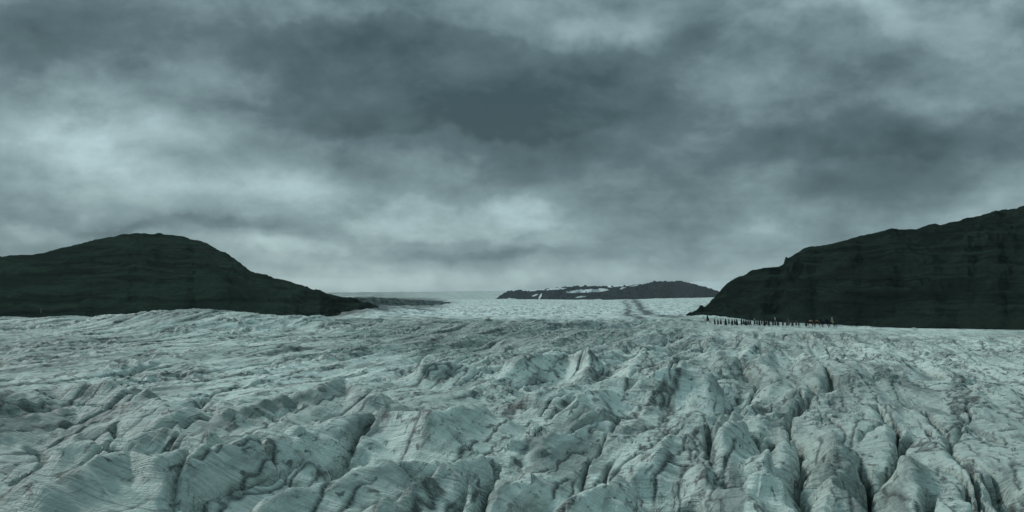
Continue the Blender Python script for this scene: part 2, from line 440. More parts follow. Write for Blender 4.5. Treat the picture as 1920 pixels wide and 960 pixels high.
# ------------------------------------------------------------------ hills
def hill_material(name, moss, rock, dark, zscale, snow=False):
    m, nt = new_mat(name)
    pos = nt.n("ShaderNodeTexCoord").outputs["Object"]
    n1 = nt.noise(nt.vm("MULTIPLY", pos, (0.016, 0.016, 0.05)), 1.0, 8, 0.66)
    wz = nt.noise(nt.vm("MULTIPLY", pos, (0.02, 0.02, 0.02)), 1.0, 4, 0.6)
    ps = nt.vm("ADD", pos, nt.n("ShaderNodeCombineXYZ", {2: nt.m("MULTIPLY", wz, 14.0)}).outputs[0])
    strata = nt.noise(nt.vm("MULTIPLY", ps, (0.007, 0.007, zscale * 2.2)), 1.0, 8, 0.68, 0.0)
    fine = nt.noise(nt.vm("MULTIPLY", pos, (0.16, 0.16, 0.22)), 1.0, 6, 0.75)
    col = nt.mix(nt.rng(n1, 0.42, 0.58), C4(*rock), C4(*moss))
    col = nt.mix(nt.m("MULTIPLY", nt.rng(strata, 0.47, 0.66), 0.75), col, C4(*dark))
    col = nt.mix(nt.m("MULTIPLY", nt.rng(fine, 0.48, 0.7), 0.5), col, C4(*dark))
    h = nt.m("ADD", nt.m("MULTIPLY", strata, 9.0), nt.m("MULTIPLY", fine, 3.0))
    if snow:
        sn = nt.n("ShaderNodeAttribute", attribute_name="snow").outputs["Fac"]
        col = nt.mix(nt.rng(sn, 0.42, 0.58), col, C4(0.60, 0.66, 0.67))
    bump = nt.n("ShaderNodeBump", {"Height": h, "Strength": 0.7, "Distance": 1.0}).outputs[0]
    return finish(m, nt, col, 1.0, bump, 0.0)

def build_hill(name, sil, ridge_r, foot, mat, x0, x1, nrow=220, step=0.04, shape=0.85, zfoot=-35.0,
               gully=6.0, strata=3.0, rough=1.0, seed=80, snowf=None, depth_back=1.9):
    az = np.arange(az_of(x0), az_of(x1), math.radians(step))
    px = 960 + F * np.tan(az)
    sx, sy = zip(*sil)
    sy_ = np.interp(px, sx, sy)
    sy_ = sy_ + 0.9 * rough * fbm(px / 26.0, px * 0 + 3.3, 4, seed)
    _, slope = bearing(px, sy_)
    Rr = np.interp(px, *zip(*ridge_r)) * (1 + 0.05 * fbm(az * 14, az * 0, 3, seed + 3))
    Rf = np.interp(px, *zip(*foot)) * (1 + 0.03 * fbm(az * 25, az * 0 + 5, 3, seed + 6))
    Rf = np.minimum(Rf, Rr * 0.96)
    tt = np.concatenate([np.linspace(0, 1.12, nrow), np.linspace(1.14, depth_back, 40)])
    T = tt[:, None]
    R = Rf[None, :] + (Rr - Rf)[None, :] * T
    A = np.broadcast_to(az[None, :], R.shape)
    X = R * np.sin(A); Y = R * np.cos(A)
    prof = np.where(T < 1, np.sin(np.pi / 2 * np.clip(T, 0, 1)) ** shape, np.cos(np.clip((T - 1) / (depth_back - 1), 0, 1) * np.pi / 2) ** 0.8)
    # warp of the flank: gullies run down, terraces run along
    base = zfoot + (Rr * slope + CAM_Z - zfoot)[None, :] * prof
    env = np.clip(np.sin(np.pi * np.clip(T, 0, 1)), 0, 1)
    run = T * (Rr - Rf)[None, :] / 1.0
    acr = A * Rr[None, :]
    g = fbm(acr / 95, run / 120, 6, seed + 24, 0.58) * gully + (0.5 - np.abs(fbm(acr / 60, run / 150, 4, seed + 21))) * gully * 0.7
    Z = base + g * env
    zz = Z / 9.0 + 0.5 * fbm(X / 400, Y / 400, 3, seed + 30)
    fr = zz - np.floor(zz)
    Z = Z + strata * (sstep(0.15, 0.85, fr) - fr) * 2.2 * np.clip(env * 1.6, 0, 1)
    ratio = ((Z - CAM_Z) / R).max(axis=0)
    want = slope
    k = np.where(ratio > 1e-4, (want * Rr + CAM_Z - zfoot) / np.maximum(ratio * Rr + CAM_Z - zfoot, 1e-3), 1.0)
    k = np.clip(k, 0.5, 1.6)
    nk = 41
    k = np.convolve(np.pad(k, nk // 2, mode='edge'), np.hanning(nk + 2)[1:-1] / np.hanning(nk + 2)[1:-1].sum(), 'valid')
    Z = zfoot + (Z - zfoot) * k[None, :]
    Z = Z + rough * 1.2 * fbm(X / 14, Y / 14, 4, seed + 40)
    at = {}
    if snowf is not None:
        yy = 480 - F * np.tan(np.arctan((Z - CAM_Z) / (R * np.cos(A))) - PITCH)
        at["snow"] = snowf(np.broadcast_to(px[None, :], R.shape), yy, X, Y)
    return grid_object(name, X, Y, Z, mat, at), (px, R, X, Y, Z)

# ------------------------------------------------------------------ world and light
SUN_EL, SUN_AZ = math.radians(38), math.radians(316)     # azimuth clockwise from straight ahead
def build_world():
    w = bpy.data.worlds.new("World"); scene.world = w; w.use_nodes = True
    nt = NT(w.node_tree)
    d = nt.n("ShaderNodeTexCoord").outputs["Generated"]
    sp = nt.n("ShaderNodeSeparateXYZ", {0: d})
    dx, dy, dz = sp.outputs
    # the sheet of cloud seen in perspective
    zc = nt.m("ADD", nt.m("MAXIMUM", dz, 0.0), 0.10)
    pl = nt.n("ShaderNodeCombineXYZ", {0: nt.m("DIVIDE", dx, zc), 1: nt.m("DIVIDE", dy, zc), 2: 0.0}).outputs[0]
    az = nt.m("ARCTAN2", dx, dy)
    el = nt.m("ARCSINE", dz)
    wob = nt.n("ShaderNodeTexNoise", {"Vector": d, "Scale": 7.0, "Detail": 6.0, "Roughness": 0.58})
    ws = nt.n("ShaderNodeSeparateXYZ", {0: wob.outputs["Color"]})
    az = nt.m("ADD", az, nt.m("MULTIPLY", nt.m("SUBTRACT", ws.outputs[0], 0.5), 0.17))
    el = nt.m("ADD", el, nt.m("MULTIPLY", nt.m("SUBTRACT", ws.outputs[1], 0.5), 0.095))
    rise = nt.n("ShaderNodeCombineXYZ", {0: -0.010, 1: 0.0, 2: 0.020}).outputs[0]     # towards the light, for lit tops and dark bellies
    low = nt.rng(dz, 0.04, 0.16, 1.0, 0.0)
    def layer(vec, sx, sz, det, rough, dist):
        nz = lambda v: nt.noise(nt.vm("MULTIPLY", v, (sx, sx, sz)), 1.0, det, rough, dist)
        a = nz(vec)
        return a, nt.m("SUBTRACT", nz(nt.vm("SUBTRACT", vec, rise)), a)
    big = nt.noise(pl, 0.62, 8, 0.58, 0.35)
    m1, e1 = layer(d, 6.5, 11.5, 9, 0.57, 0.2)
    m2, e2 = layer(d, 16.0, 26.0, 8, 0.62, 0.25)
    puff = nt.m("ABSOLUTE", nt.m("SUBTRACT", nt.noise(nt.vm("MULTIPLY", d, (8.0, 8.0, 13.5)), 1.0, 9, 0.54, 0.2), 0.5))
    L = nt.m("ADD", 0.50, nt.m("MULTIPLY", nt.m("SUBTRACT", big, 0.5), 0.50))
    L = nt.m("ADD", L, nt.m("MULTIPLY", nt.m("SUBTRACT", m1, 0.5), 0.40))
    L = nt.m("ADD", L, nt.m("MULTIPLY", nt.m("SUBTRACT", m2, 0.5), 0.14))
    L = nt.m("ADD", L, nt.m("MULTIPLY", e1, -0.46))
    L = nt.m("ADD", L, nt.m("MULTIPLY", e2, -0.24))
    L = nt.m("ADD", L, nt.m("MULTIPLY", nt.m("SUBTRACT", puff, 0.09), 0.55))
    blobs = [
        (130, 265, 140, 65, .24), (360, 240, 300, 95, .13), (250, 335, 380, 55, .10),
        (60, 75, 260, 65, -.24), (560, 60, 260, 60, -.12), (780, 130, 290, 110, -.14), (1000, 195, 300, 90, -.14),
        (880, 255, 220, 45, -.16), (560, 170, 90, 60, -.1),
        (1180, 55, 130, 55, .12), (1310, 130, 150, 65, -.14), (1640, 12, 80, 28, .24), (1700, 50, 120, 40, .10), (1880, 80, 100, 60, .10),
        (1800, 270, 200, 60, -.20), (1560, 300, 220, 45, -.14), (1230, 295, 280, 60, -.18), (1440, 225, 90, 45, .08),
        (760, 400, 260, 38, .16), (965, 395, 90, 30, .12), (330, 412, 320, 18, -.12), (900, 462, 160, 18, -.08),
        (540, 450, 160, 26, .17), (40, 430, 120, 22, .12), (900, 532, 700, 42, .31), (1460, 440, 160, 38, .12),
        (1650, 380, 260, 30, -.06), (1500, 360, 300, 30, -.08),
    ]
    def lump(acc, x, y, sx, sy, amp):
        a0, s0 = bearing(x, y)
        e0 = math.atan(float(s0)); a0 = float(a0)
        u = nt.m("DIVIDE", nt.m("SUBTRACT", az, a0), sx / F)
        v = nt.m("DIVIDE", nt.m("SUBTRACT", el, e0), sy / F)
        q = nt.m("ADD", nt.m("MULTIPLY", u, u), nt.m("MULTIPLY", v, v))
        return nt.m("MULTIPLY_ADD", nt.m("POWER", 2.71828, nt.m("MULTIPLY", q, -1.0)), amp, acc)
    # separate cloud banks with edges of their own: (pieces, strength)
    ragged = nt.m("ADD", nt.m("MULTIPLY", nt.m("SUBTRACT", m1, 0.5), 1.1), nt.m("MULTIPLY", nt.m("SUBTRACT", m2, 0.5), 0.75))
    for pieces, lo, hi, gain in (
        ([(780, 150, 300, 110, 1), (1050, 190, 230, 80, .8), (640, 235, 110, 34, .5), (500, 90, 240, 70, .5)], .50, .74, -.14),
        ([(1760, 245, 260, 55, 1), (1500, 285, 200, 40, .6)], .50, .85, -.09),
        ([(820, 400, 190, 34, 1), (960, 388, 90, 30, .7), (560, 458, 150, 22, .9)], .42, .74, .055),
        ([(900, 464, 150, 16, .9), (330, 414, 330, 15, 1)], .50, .80, -.045),
        ([(1440, 448, 170, 34, 1), (1330, 500, 120, 26, .8)], .44, .76, .05),
        ([(1690, 40, 150, 45, 1), (1860, 60, 90, 60, .8), (1460, 30, 60, 40, .8)], .45, .80, .07),
    ):
        acc = ragged
        for p_ in pieces: acc = lump(acc, *p_)
        L = nt.m("MULTIPLY_ADD", nt.rng(acc, lo, hi), gain, L)
    for x, y, sx, sy, amp in blobs:
        a0, s0 = bearing(x, y)
        e0 = math.atan(float(s0)); a0 = float(a0)
        u = nt.m("DIVIDE", nt.m("SUBTRACT", az, a0), sx / F)
        v = nt.m("DIVIDE", nt.m("SUBTRACT", el, e0), sy / F)
        q = nt.m("ADD", nt.m("MULTIPLY", u, u), nt.m("MULTIPLY", v, v))
        L = nt.m("MULTIPLY_ADD", nt.m("POWER", 2.71828, nt.m("MULTIPLY", q, -1.0)), amp, L)
    L = nt.m("MULTIPLY_ADD", nt.m("SUBTRACT", L, 0.5), 1.13, 0.507)
    ramp = nt.n("ShaderNodeValToRGB", {0: L})
    cr = ramp.color_ramp
    cr.elements[0].position = 0.0; cr.elements[0].color = C4(.034, .066, .078)
    cr.elements[1].position = 0.95; cr.elements[1].color = C4(.44, .62, .65)
    for p, c in ((0.30, (.096, .154, .172)), (0.52, (.190, .280, .302)), (0.72, (.300, .420, .442))):
        e = cr.elements.new(p); e.color = C4(*c)
    # overcast skies are brighter towards the zenith
    up = nt.rng(dz, 0.30, 0.95, 1.0, 2.2)
    cloud = nt.vm("SCALE", ramp.outputs[0]); cloud_n = cloud.node
    nt.t.links.new(nt.m("MULTIPLY", up, 10.0), cloud_n.inputs["Scale"])
    sky = nt.n("ShaderNodeTexSky", sky_type="NISHITA", sun_disc=False, sun_elevation=SUN_EL, sun_rotation=SUN_AZ)
    col = nt.mix(nt.rng(L, 0.55, 1.25, 0.03, 0.22), cloud, sky.outputs[0])
    bg = nt.n("ShaderNodeBackground", {"Color": col, "Strength": 0.1})
    nt.n("ShaderNodeOutputWorld", {"Surface": bg.outputs[0]})

    sd = bpy.data.lights.new("sun", "SUN"); sd.energy = 1.9; sd.angle = math.radians(10); sd.color = (0.96, 1.0, 0.96)
    so = bpy.data.objects.new("sun", sd); COL.objects.link(so)
    v = Vector((math.sin(SUN_AZ) * math.cos(SUN_EL), math.cos(SUN_AZ) * math.cos(SUN_EL), math.sin(SUN_EL)))
    so.rotation_euler = v.to_track_quat("Z", "Y").to_euler()
    so.location = (0, 0, 300)

def build_haze():
    m = bpy.data.materials.new("haze_air"); m.use_nodes = True
    nt = NT(m.node_tree)
    v = nt.n("ShaderNodeVolumePrincipled", {"Color": C4(0.80, 0.90, 0.93), "Density": 2.0e-5, "Anisotropy": 0.0})
    nt.n("ShaderNodeOutputMaterial", {"Volume": v.outputs[0]})
    bm = bmesh.new(); bmesh.ops.create_cube(bm, size=1.0)
    for vv in bm.verts:
        vv.co = Vector((vv.co.x * 43000, vv.co.y * 43000, -90 if vv.co.z < 0 else 640))
    me = bpy.data.meshes.new("haze"); bm.to_mesh(me); bm.free()
    me.materials.append(m)
    o = bpy.data.objects.new("haze", me); COL.objects.link(o); o["kind"] = "stuff"

# ------------------------------------------------------------------ figures
def cloth(name, rgb, var=0.35, rough=0.9):
    m, nt = new_mat(name)
    pos = nt.n("ShaderNodeTexCoord").outputs["Object"]
    n = nt.noise(pos, 9.0, 4, 0.6)
    c = nt.mix(n, C4(*[v * (1 - var) for v in rgb]), C4(*[v * (1 + var) for v in rgb]))
    bump = nt.n("ShaderNodeBump", {"Height": n, "Strength": 0.4, "Distance": 0.02}).outputs[0]
    return finish(m, nt, c, rough, bump, 0.1)

def skin_mesh(name, verts, edges, mat, root=0, levels=1):
    me = bpy.data.meshes.new(name + "_cage")
    me.from_pydata([v[:3] for v in verts], edges, [])
    o = bpy.data.objects.new(name + "_cage", me); COL.objects.link(o)
    md = o.modifiers.new("s", "SKIN")
    for i, v in enumerate(verts):
        sv = me.skin_vertices[0].data[i]
        r = v[3]; sv.radius = (r, r) if not isinstance(r, tuple) else r
        sv.use_root = (i == root)
    md.use_smooth_shade = True
    sb = o.modifiers.new("d", "SUBSURF"); sb.levels = levels; sb.render_levels = levels
    dg = bpy.context.evaluated_depsgraph_get()
    out = bpy.data.meshes.new_from_object(o.evaluated_get(dg))
    out.name = name
    bpy.data.objects.remove(o); bpy.data.meshes.remove(me)
    out.materials.clear(); out.materials.append(mat)
    for p in out.polygons: p.use_smooth = True
    return out

def loft(name, rings, mat, caps=(False, True), n=14, wob=0.0, seed=1, gap=0.0):
    """rings: (cx, cy, z, rx, ry); a closed tube of cloth"""
    rnd = random.Random(seed)
    ph = [rnd.uniform(-1, 1) for _ in range(n)]
    bm = bmesh.new(); loops = []
    for k, (cx, cy, z, rx, ry) in enumerate(rings):
        f = wob * (1 - k / max(1, len(rings) - 1))
        loops.append([bm.verts.new((cx + rx * (1 + f * ph[i]) * math.cos(2 * math.pi * i / n),
                                    cy + ry * (1 + f * ph[i]) * math.sin(2 * math.pi * i / n), z + 0.06 * f * ph[(i * 3) % n])) for i in range(n)])
    for a, b in zip(loops, loops[1:]):
        for i in range(n):
            bm.faces.new((a[i], a[(i + 1) % n], b[(i + 1) % n], b[i]))
    if caps[0]: bm.faces.new(loops[0][::-1])
    if caps[1]: bm.faces.new(loops[-1])
    bmesh.ops.recalc_face_normals(bm, faces=bm.faces)
    me = bpy.data.meshes.new(name); bm.to_mesh(me); bm.free()
    for p in me.polygons: p.use_smooth = True
    me.materials.append(mat)
    return me

def body_mesh(mat, stride=1.0, seated=False):
    if not seated:
        k = stride
        V = [(0, 0, .96, .15), (0, 0, 1.14, .14), (0, .02, 1.36, .17), (0, .03, 1.50, .075), (0, .05, 1.60, .095), (0, .055, 1.71, .09),
             (-.10, 0, .90, .105), (-.10, .20 * k, .52, .075), (-.10, .16 * k, .11, .05), (-.10, .34 * k, .045, .045),
             (.10, 0, .90, .105), (.10, -.02 * k, .50, .075), (.10, -.32 * k, .15, .05), (.10, -.20 * k, .05, .045),
             (-.21, .02, 1.43, .075), (-.25, -.10 * k, 1.15, .055), (-.25, .02 * k, .92, .042), (-.25, .08 * k, .83, .045),
             (.21, .02, 1.43, .075), (.25, .10 * k, 1.15, .055), (.25, .26 * k, .95, .042), (.25, .31 * k, .87, .045),
             (0, .165, 1.615, .02)]
    else:
        V = [(0, 0, .10, .16), (0, 0, .30, .14), (0, .02, .54, .17), (0, .03, .68, .075), (0, .05, .78, .095), (0, .055, .89, .09),
             (-.14, .04, .06, .11), (-.36, .30, -.10, .085), (-.40, .16, -.55, .055), (-.40, .32, -.60, .045),
             (.14, .04, .06, .11), (.36, .30, -.10, .085), (.40, .16, -.55, .055), (.40, .32, -.60, .045),
             (-.21, .02, .61, .075), (-.27, .12, .34, .055), (-.14, .36, .28, .042), (-.10, .42, .28, .045),
             (.21, .02, .61, .075), (.27, .12, .34, .055), (.14, .36, .28, .042), (.10, .42, .28, .045),
             (0, .165, .795, .02)]
    E = [(0, 1), (1, 2), (2, 3), (3, 4), (4, 5), (0, 6), (6, 7), (7, 8), (8, 9), (0, 10), (10, 11), (11, 12), (12, 13),
         (2, 14), (14, 15), (15, 16), (16, 17), (2, 18), (18, 19), (19, 20), (20, 21), (4, 22)]
    return skin_mesh("person", V, E, mat)

def horse_mesh(mat, step=1.0):
    k = step
    V = [(0, -.05, 1.16, .31), (0, -.45, 1.20, .30), (0, -.74, 1.22, .24), (0, .35, 1.20, .30), (0, .62, 1.28, .25),
         (0, .88, 1.55, .17), (0, 1.10, 1.80, .125), (0, 1.26, 1.92, .115), (0, 1.46, 1.74, .095), (0, 1.62, 1.58, .075),
         (-.15, .58, 1.00, .12), (-.15, .62 + .12 * k, .62, .07), (-.15, .58 + .10 * k, .30, .045), (-.15, .64 + .12 * k, .06, .06),
         (.15, .58, 1.00, .12), (.15, .58 - .10 * k, .62, .07), (.15, .44 - .16 * k, .34, .045), (.15, .40 - .14 * k, .10, .06),
         (-.16, -.68, 1.02, .15), (-.16, -.58, .70, .10), (-.16, -.86 - .06 * k, .48, .055), (-.16, -.84 - .10 * k, .06, .06),
         (.16, -.68, 1.02, .15), (.16, -.50 + .10 * k, .70, .10), (.16, -.72 + .16 * k, .46, .055), (.16, -.62 + .20 * k, .06, .06),
         (-.07, 1.24, 2.06, .03), (.07, 1.24, 2.06, .03)]
    E = [(0, 1), (1, 2), (0, 3), (3, 4), (4, 5), (5, 6), (6, 7), (7, 8), (8, 9), (4, 10), (10, 11), (11, 12), (12, 13),
         (4, 14), (14, 15), (15, 16), (16, 17), (2, 18), (18, 19), (19, 20), (20, 21), (2, 22), (22, 23), (23, 24), (24, 25), (7, 26), (7, 27)]
    return skin_mesh("horse", V, E, mat)

def link(name, me, parent=None):
    o = bpy.data.objects.new(name, me); COL.objects.link(o)
    if parent is not None: o.parent = parent
    return o

def variant(me, mat):
    c = me.copy(); c.materials.clear(); c.materials.append(mat); return c

def shot(px, r):
    """where a figure stands: bearing of a photo column, distance from the camera"""
    a = az_of(px); return r * math.sin(a), r * math.cos(a)

def build_figures():
    skin = cloth("weathered_skin_and_wool", (.045, .042, .042))
    dark = cloth("black_wool", (.016, .018, .021)); navy = cloth("blue_black_wool", (.014, .022, .030))
    brown = cloth("brown_fur", (.050, .036, .026)); grey = cloth("grey_wool", (.075, .078, .08)); plum = cloth("plum_wool", (.075, .05, .06))
    tan = cloth("tan_fur", (.30, .24, .17)); pale = cloth("pale_fur", (.42, .38, .31))
    white_h = cloth("white_horsehair", (.62, .60, .56), .1); bay = cloth("bay_horsehair", (.055, .034, .025)); black_h = cloth("black_horsehair", (.013, .014, .017))
    wood = cloth("weathered_wood", (.42, .36, .27))
    B = {"walk": body_mesh(skin, 1.0), "walk_back": body_mesh(skin, -0.8), "stand": body_mesh(skin, 0.35), "seat": body_mesh(skin, 1.0, True)}
    cl = {}
    for i, (w, hem) in enumerate(((.30, .36), (.27, .50), (.33, .28))):
        cl[i] = loft("cloak", [(0, -.03, hem, w + .04, w), (0, -.03, .75, w, w * .86), (0, -.01, 1.1, w * .88, w * .74), (0, 0, 1.36, .255, .20), (0, .02, 1.50, .15, .13), (0, .02, 1.545, .09, .09)], dark, (False, False), 16, .16, i)
    hood = loft("hood", [(0, .0, 1.50, .15, .14), (0, .0, 1.60, .145, .135), (0, .01, 1.70, .135, .125), (0, .02, 1.79, .085, .08), (0, .02, 1.81, .02, .02)], dark, (False, True), 12)
    hair = loft("hair", [(0, -.03, 1.56, .115, .09), (0, -.02, 1.66, .118, .105), (0, .01, 1.76, .10, .10), (0, .02, 1.81, .03, .03)], brown, (False, True), 12)
    scl = loft("cloak", [(0, -.12, -.30, .46, .34), (0, -.06, .05, .40, .30), (0, -.02, .35, .30, .235), (0, 0, .56, .255, .20), (0, .02, .68, .15, .13), (0, .02, .725, .09, .09)], dark, (False, False), 16, .14, 5)
    shood = loft("hood", [(0, .0, .68, .15, .14), (0, .0, .78, .145, .135), (0, .01, .88, .135, .125), (0, .02, .97, .085, .08), (0, .02, .99, .02, .02)], dark, (False, True), 12)

    def walker(px, r, cloak_m, body="walk", ci=0, scale=1.0, head="hood", head_m=None, label="", turn=0.0):
        x, y = shot(px, r)
        o = link("person", B[body]); o.location = (x, y, ground_z(x, y) - 0.06)
        o.rotation_euler = (0, 0, math.radians(90 + turn)); o.scale = (scale,) * 3
        tag(o, label, "person", "people walking in the column across the ice")
        link("cloak", variant(cl[ci], cloak_m), o)
        link(head, variant(hood if head == "hood" else hair, head_m or cloak_m), o)
        return o

    # the line of people on foot, left to right
    ppl = [
        (1339.5, 322, brown, "walk", 1, .96, "brown cloaked person walking close behind the white horse"),
        (1345.5, 326, plum, "stand", 0, .92, "person in dull plum cloak, second walker behind the white horse"),
        (1351, 331, brown, "walk_back", 2, .90, "small brown cloaked figure in the gap behind the white horse group"),
        (1366, 330, grey, "walk", 1, .90, "grey cloaked figure on the far side, between the first two of the long file"),
        (1377, 333, brown, "stand", 0, .88, "brown cloaked figure on the far side, behind the second of the long file"),
        (1394, 332, brown, "walk", 2, .90, "brown cloaked figure on the far side, beside the slim black walker"),
        (1436.5, 331, brown, "walk", 0, .92, "brown cloaked figure on the far side, behind the broad black walker"),
        (1453, 330, plum, "stand", 2, .90, "plum cloaked figure on the far side, just ahead of the wrapped pole carrier"),
        (1492, 329, grey, "walk_back", 0, .90, "grey cloaked figure following the spear carrier on the far side"),
        (1360, 321, dark, "walk", 2, 1.03, "black cloaked person leading the long file, after the gap behind the white horse group"),
        (1372, 322, dark, "walk_back", 0, 1.0, "black cloaked walker, second in the long file"),
        (1381, 320, navy, "walk", 2, 1.02, "broad blue black cloaked walker, third in the long file"),
        (1389.5, 322, dark, "stand", 1, 1.03, "slim black cloaked walker, fourth in the long file"),
        (1398, 321, navy, "walk_back", 2, .98, "blue black cloaked walker, fifth in the long file, just before a grey one"),
        (1406, 324, grey, "walk", 0, .97, "grey cloaked walker ahead of a taller pale hooded one"),
        (1402, 329, grey, "walk", 2, .90, "small grey cloaked walker beside the blue black one, on the far side of the file"),
        (1418.5, 330, grey, "stand", 0, .93, "grey cloaked figure on the far side of the file, just after the pale hooded one"),
        (1427.5, 331, plum, "walk_back", 1, .92, "plum cloaked figure on the far side in the middle of the long file"),
        (1479, 330, grey, "walk", 1, .93, "grey cloaked figure on the far side just before the spear carrier"),
        (1414, 323, grey, "walk_back", 1, 1.08, "tall grey cloaked walker with pale hood"),
        (1423, 321, dark, "walk", 0, .95, "black cloaked walker right behind the pale hooded grey one"),
        (1432.5, 320, dark, "stand", 2, 1.04, "broad black cloaked walker in the middle of the long file"),
        (1440.5, 319, navy, "walk", 0, 1.0, "blue black cloaked walker before the one with brown hair"),
        (1448.5, 320, dark, "walk_back", 1, .98, "black cloaked bareheaded walker with brown hair ahead of the pole carrier"),
        (1458, 320, dark, "walk", 0, 1.02, "black cloaked person carrying an upright pole wrapped in pale cloth"),
        (1467, 321, navy, "stand", 1, .97, "slim blue black cloaked walker directly behind the wrapped pole carrier"),
        (1475, 323, grey, "walk", 2, .95, "broad grey cloaked walker ahead of the plum cloaked spear carrier"),
        (1485, 320, plum, "walk_back", 2, 1.03, "plum cloaked person carrying a pale slanting spear"),
        (1497, 322, navy, "walk", 1, .78, "short dark figure walking alone behind the spear carrier"),
        (1510.5, 319, dark, "stand", 0, 1.05, "tall black cloaked person leading the brown pack horses"),
    ]
    made = {}
    for i, (px, r, mt, b, ci, sc, lab) in enumerate(ppl):
        hd = "hair" if px == 1448.5 else "hood"
        hm = pale if px == 1414 else (brown if hd == "hair" else None)
        made[px] = walker(px, r, mt, b, ci, sc, hd, hm, lab, random.uniform(-12, 12))

    # poles that are carried
    def pole(name, px, tilt, length, mat, label, cat, wrapped=False):
        p = made[px]
        bm = bmesh.new()
        bmesh.ops.create_cone(bm, cap_ends=True, segments=8, radius1=.035, radius2=.028, depth=length, matrix=Matrix.Translation((0, 0, length / 2)))
        me = bpy.data.meshes.new(name); bm.to_mesh(me); bm.free(); me.materials.append(mat)
        o = link(name, me)
        o.location = p.matrix_basis @ Vector((.25, .33, .45))
        o.rotation_euler = (0, math.radians(tilt), 0)
        tag(o, label, cat)
        if wrapped:
            link("cloth_wrap", loft("cloth_wrap", [(0, 0, length * .58, .09, .07), (.03, 0, length * .72, .17, .10), (.05, 0, length * .9, .13, .09), (0, 0, length * 1.0, .05, .05)], pale, (True, True), 12, .25, 4), o)
        else:
            link("spear_head", loft("spear_head", [(0, 0, length, .03, .03), (0, 0, length + .1, .06, .02), (0, 0, length + .32, .004, .004)], grey, (True, True), 8), o)
        return o
    pole("pole", 1458, -14, 2.1, wood, "pole with pale cloth wrapped round its upper end, carried above the file", "pole", True)
    pole("spear", 1485, -24, 1.9, wood, "pale wooden spear slanting over the plum cloaked walker", "spear")

    # horses
    hm = {"a": horse_mesh(bay, 1.0), "b": horse_mesh(bay, -1.0)}
    mane = loft("mane", [(0, .70, 1.46, .05, .10), (0, .86, 1.70, .05, .11), (0, 1.02, 1.92, .05, .11), (0, 1.16, 2.03, .05, .10), (0, 1.24, 2.06, .03, .05)], dark, (True, True), 8)
    tail = loft("tail", [(0, -1.10, .45, .03, .03), (0, -1.10, .70, .08, .07), (0, -1.02, 1.05, .07, .06), (0, -.94, 1.30, .04, .05)], dark, (True, True), 8)
    saddle = loft("saddle", [(0, -.02, 1.10, .36, .32), (0, -.02, 1.38, .33, .32), (0, -.02, 1.50, .20, .28), (0, -.02, 1.53, .05, .10)], brown, (False, True), 14)
    def horse(px, r, gait, coat, hairm, label, scale=1.0, turn=0.0):
        x, y = shot(px, r)
        o = link("horse", variant(hm[gait], coat)); o.location = (x, y, ground_z(x, y) - 0.06)
        o.rotation_euler = (0, 0, math.radians(90 + turn)); o.scale = (scale,) * 3
        tag(o, label, "horse", "horses in the column across the ice")
        link("mane", variant(mane, hairm), o); link("tail", variant(tail, hairm), o); link("saddle", saddle, o)
        return o
    def rider(h, cloak_m, head_m, label, scale=1.0):
        o = link("person", B["seat"]); s = h.scale[0]
        o.location = h.matrix_basis @ Vector((0, -.02, 1.46)); o.rotation_euler = h.rotation_euler; o.scale = (scale,) * 3
        tag(o, label, "person", "riders on the horses")
        link("cloak", variant(scl, cloak_m), o); link("hood", variant(shood, head_m), o)
    def pack(h, mat, label, seed):
        o = link("pack_bundle", loft("pack_bundle", [(0, -.05, -.06, .44, .46), (0, -.05, .08, .50, .52), (0, -.03, .24, .42, .44), (0, -.02, .36, .20, .22)], mat, (True, True), 14, .2, seed))
        o.location = h.matrix_basis @ Vector((0, -.02, 1.52)); o.rotation_euler = h.rotation_euler; o.scale = h.scale
        tag(o, label, "pack", "bundles on the pack horses")
        link("strap", loft("strap", [(0, -.04, -.07, .515, .07), (0, -.04, .09, .525, .07), (0, -.02, .25, .445, .07), (0, -.02, .375, .21, .07)], brown, (True, True), 14), o)
    h = horse(1326, 321, "a", white_h, white_h, "white horse with a dark brown cloaked rider at the head of the column", 1.03, 8)
    rider(h, brown, dark, "rider in a dark brown cloak on the white horse", 1.08)
    h = horse(1519, 320, "a", bay, dark, "brown pack horse with tan bundle, behind the tall black cloaked person", .98)
    pack(h, tan, "tan fur bundle tied on the first brown pack horse", 2)
    h = horse(1531, 322, "b", bay, dark, "second brown pack horse, with duller brown bundle, ahead of the black horses", .98, 6)
    pack(h, cloth("dull_brown_fur", (.16, .12, .085)), "dull brown bundle tied on the second pack horse", 3)
    h = horse(1546, 319, "b", black_h, black_h, "black horse carrying a rider all in blue black", 1.05)
    rider(h, navy, dark, "rider in blue black cloak on the black horse", 1.12)
    h = horse(1559, 318, "a", black_h, black_h, "last black horse of the column, with a tan cloaked rider", 1.06, -6)
    rider(h, tan, pale, "rider in tan fur cloak and pale hood on the last black horse", 1.14)

# ------------------------------------------------------------------ assemble
ice = ice_material()
build_glacier(ice)
mossy = hill_material("mossy_hillside", (.024, .042, .031), (.014, .025, .0205), (.0055, .0105, .0088), 0.12)
rocky = hill_material("basalt_hillside", (.0195, .033, .0255), (.0115, .0195, .0172), (.004, .008, .0073), 0.18)
nun = hill_material("bare_nunatak_rock", (.020, .032, .036), (.015, .024, .028), (.007, .011, .014), 0.03, True)

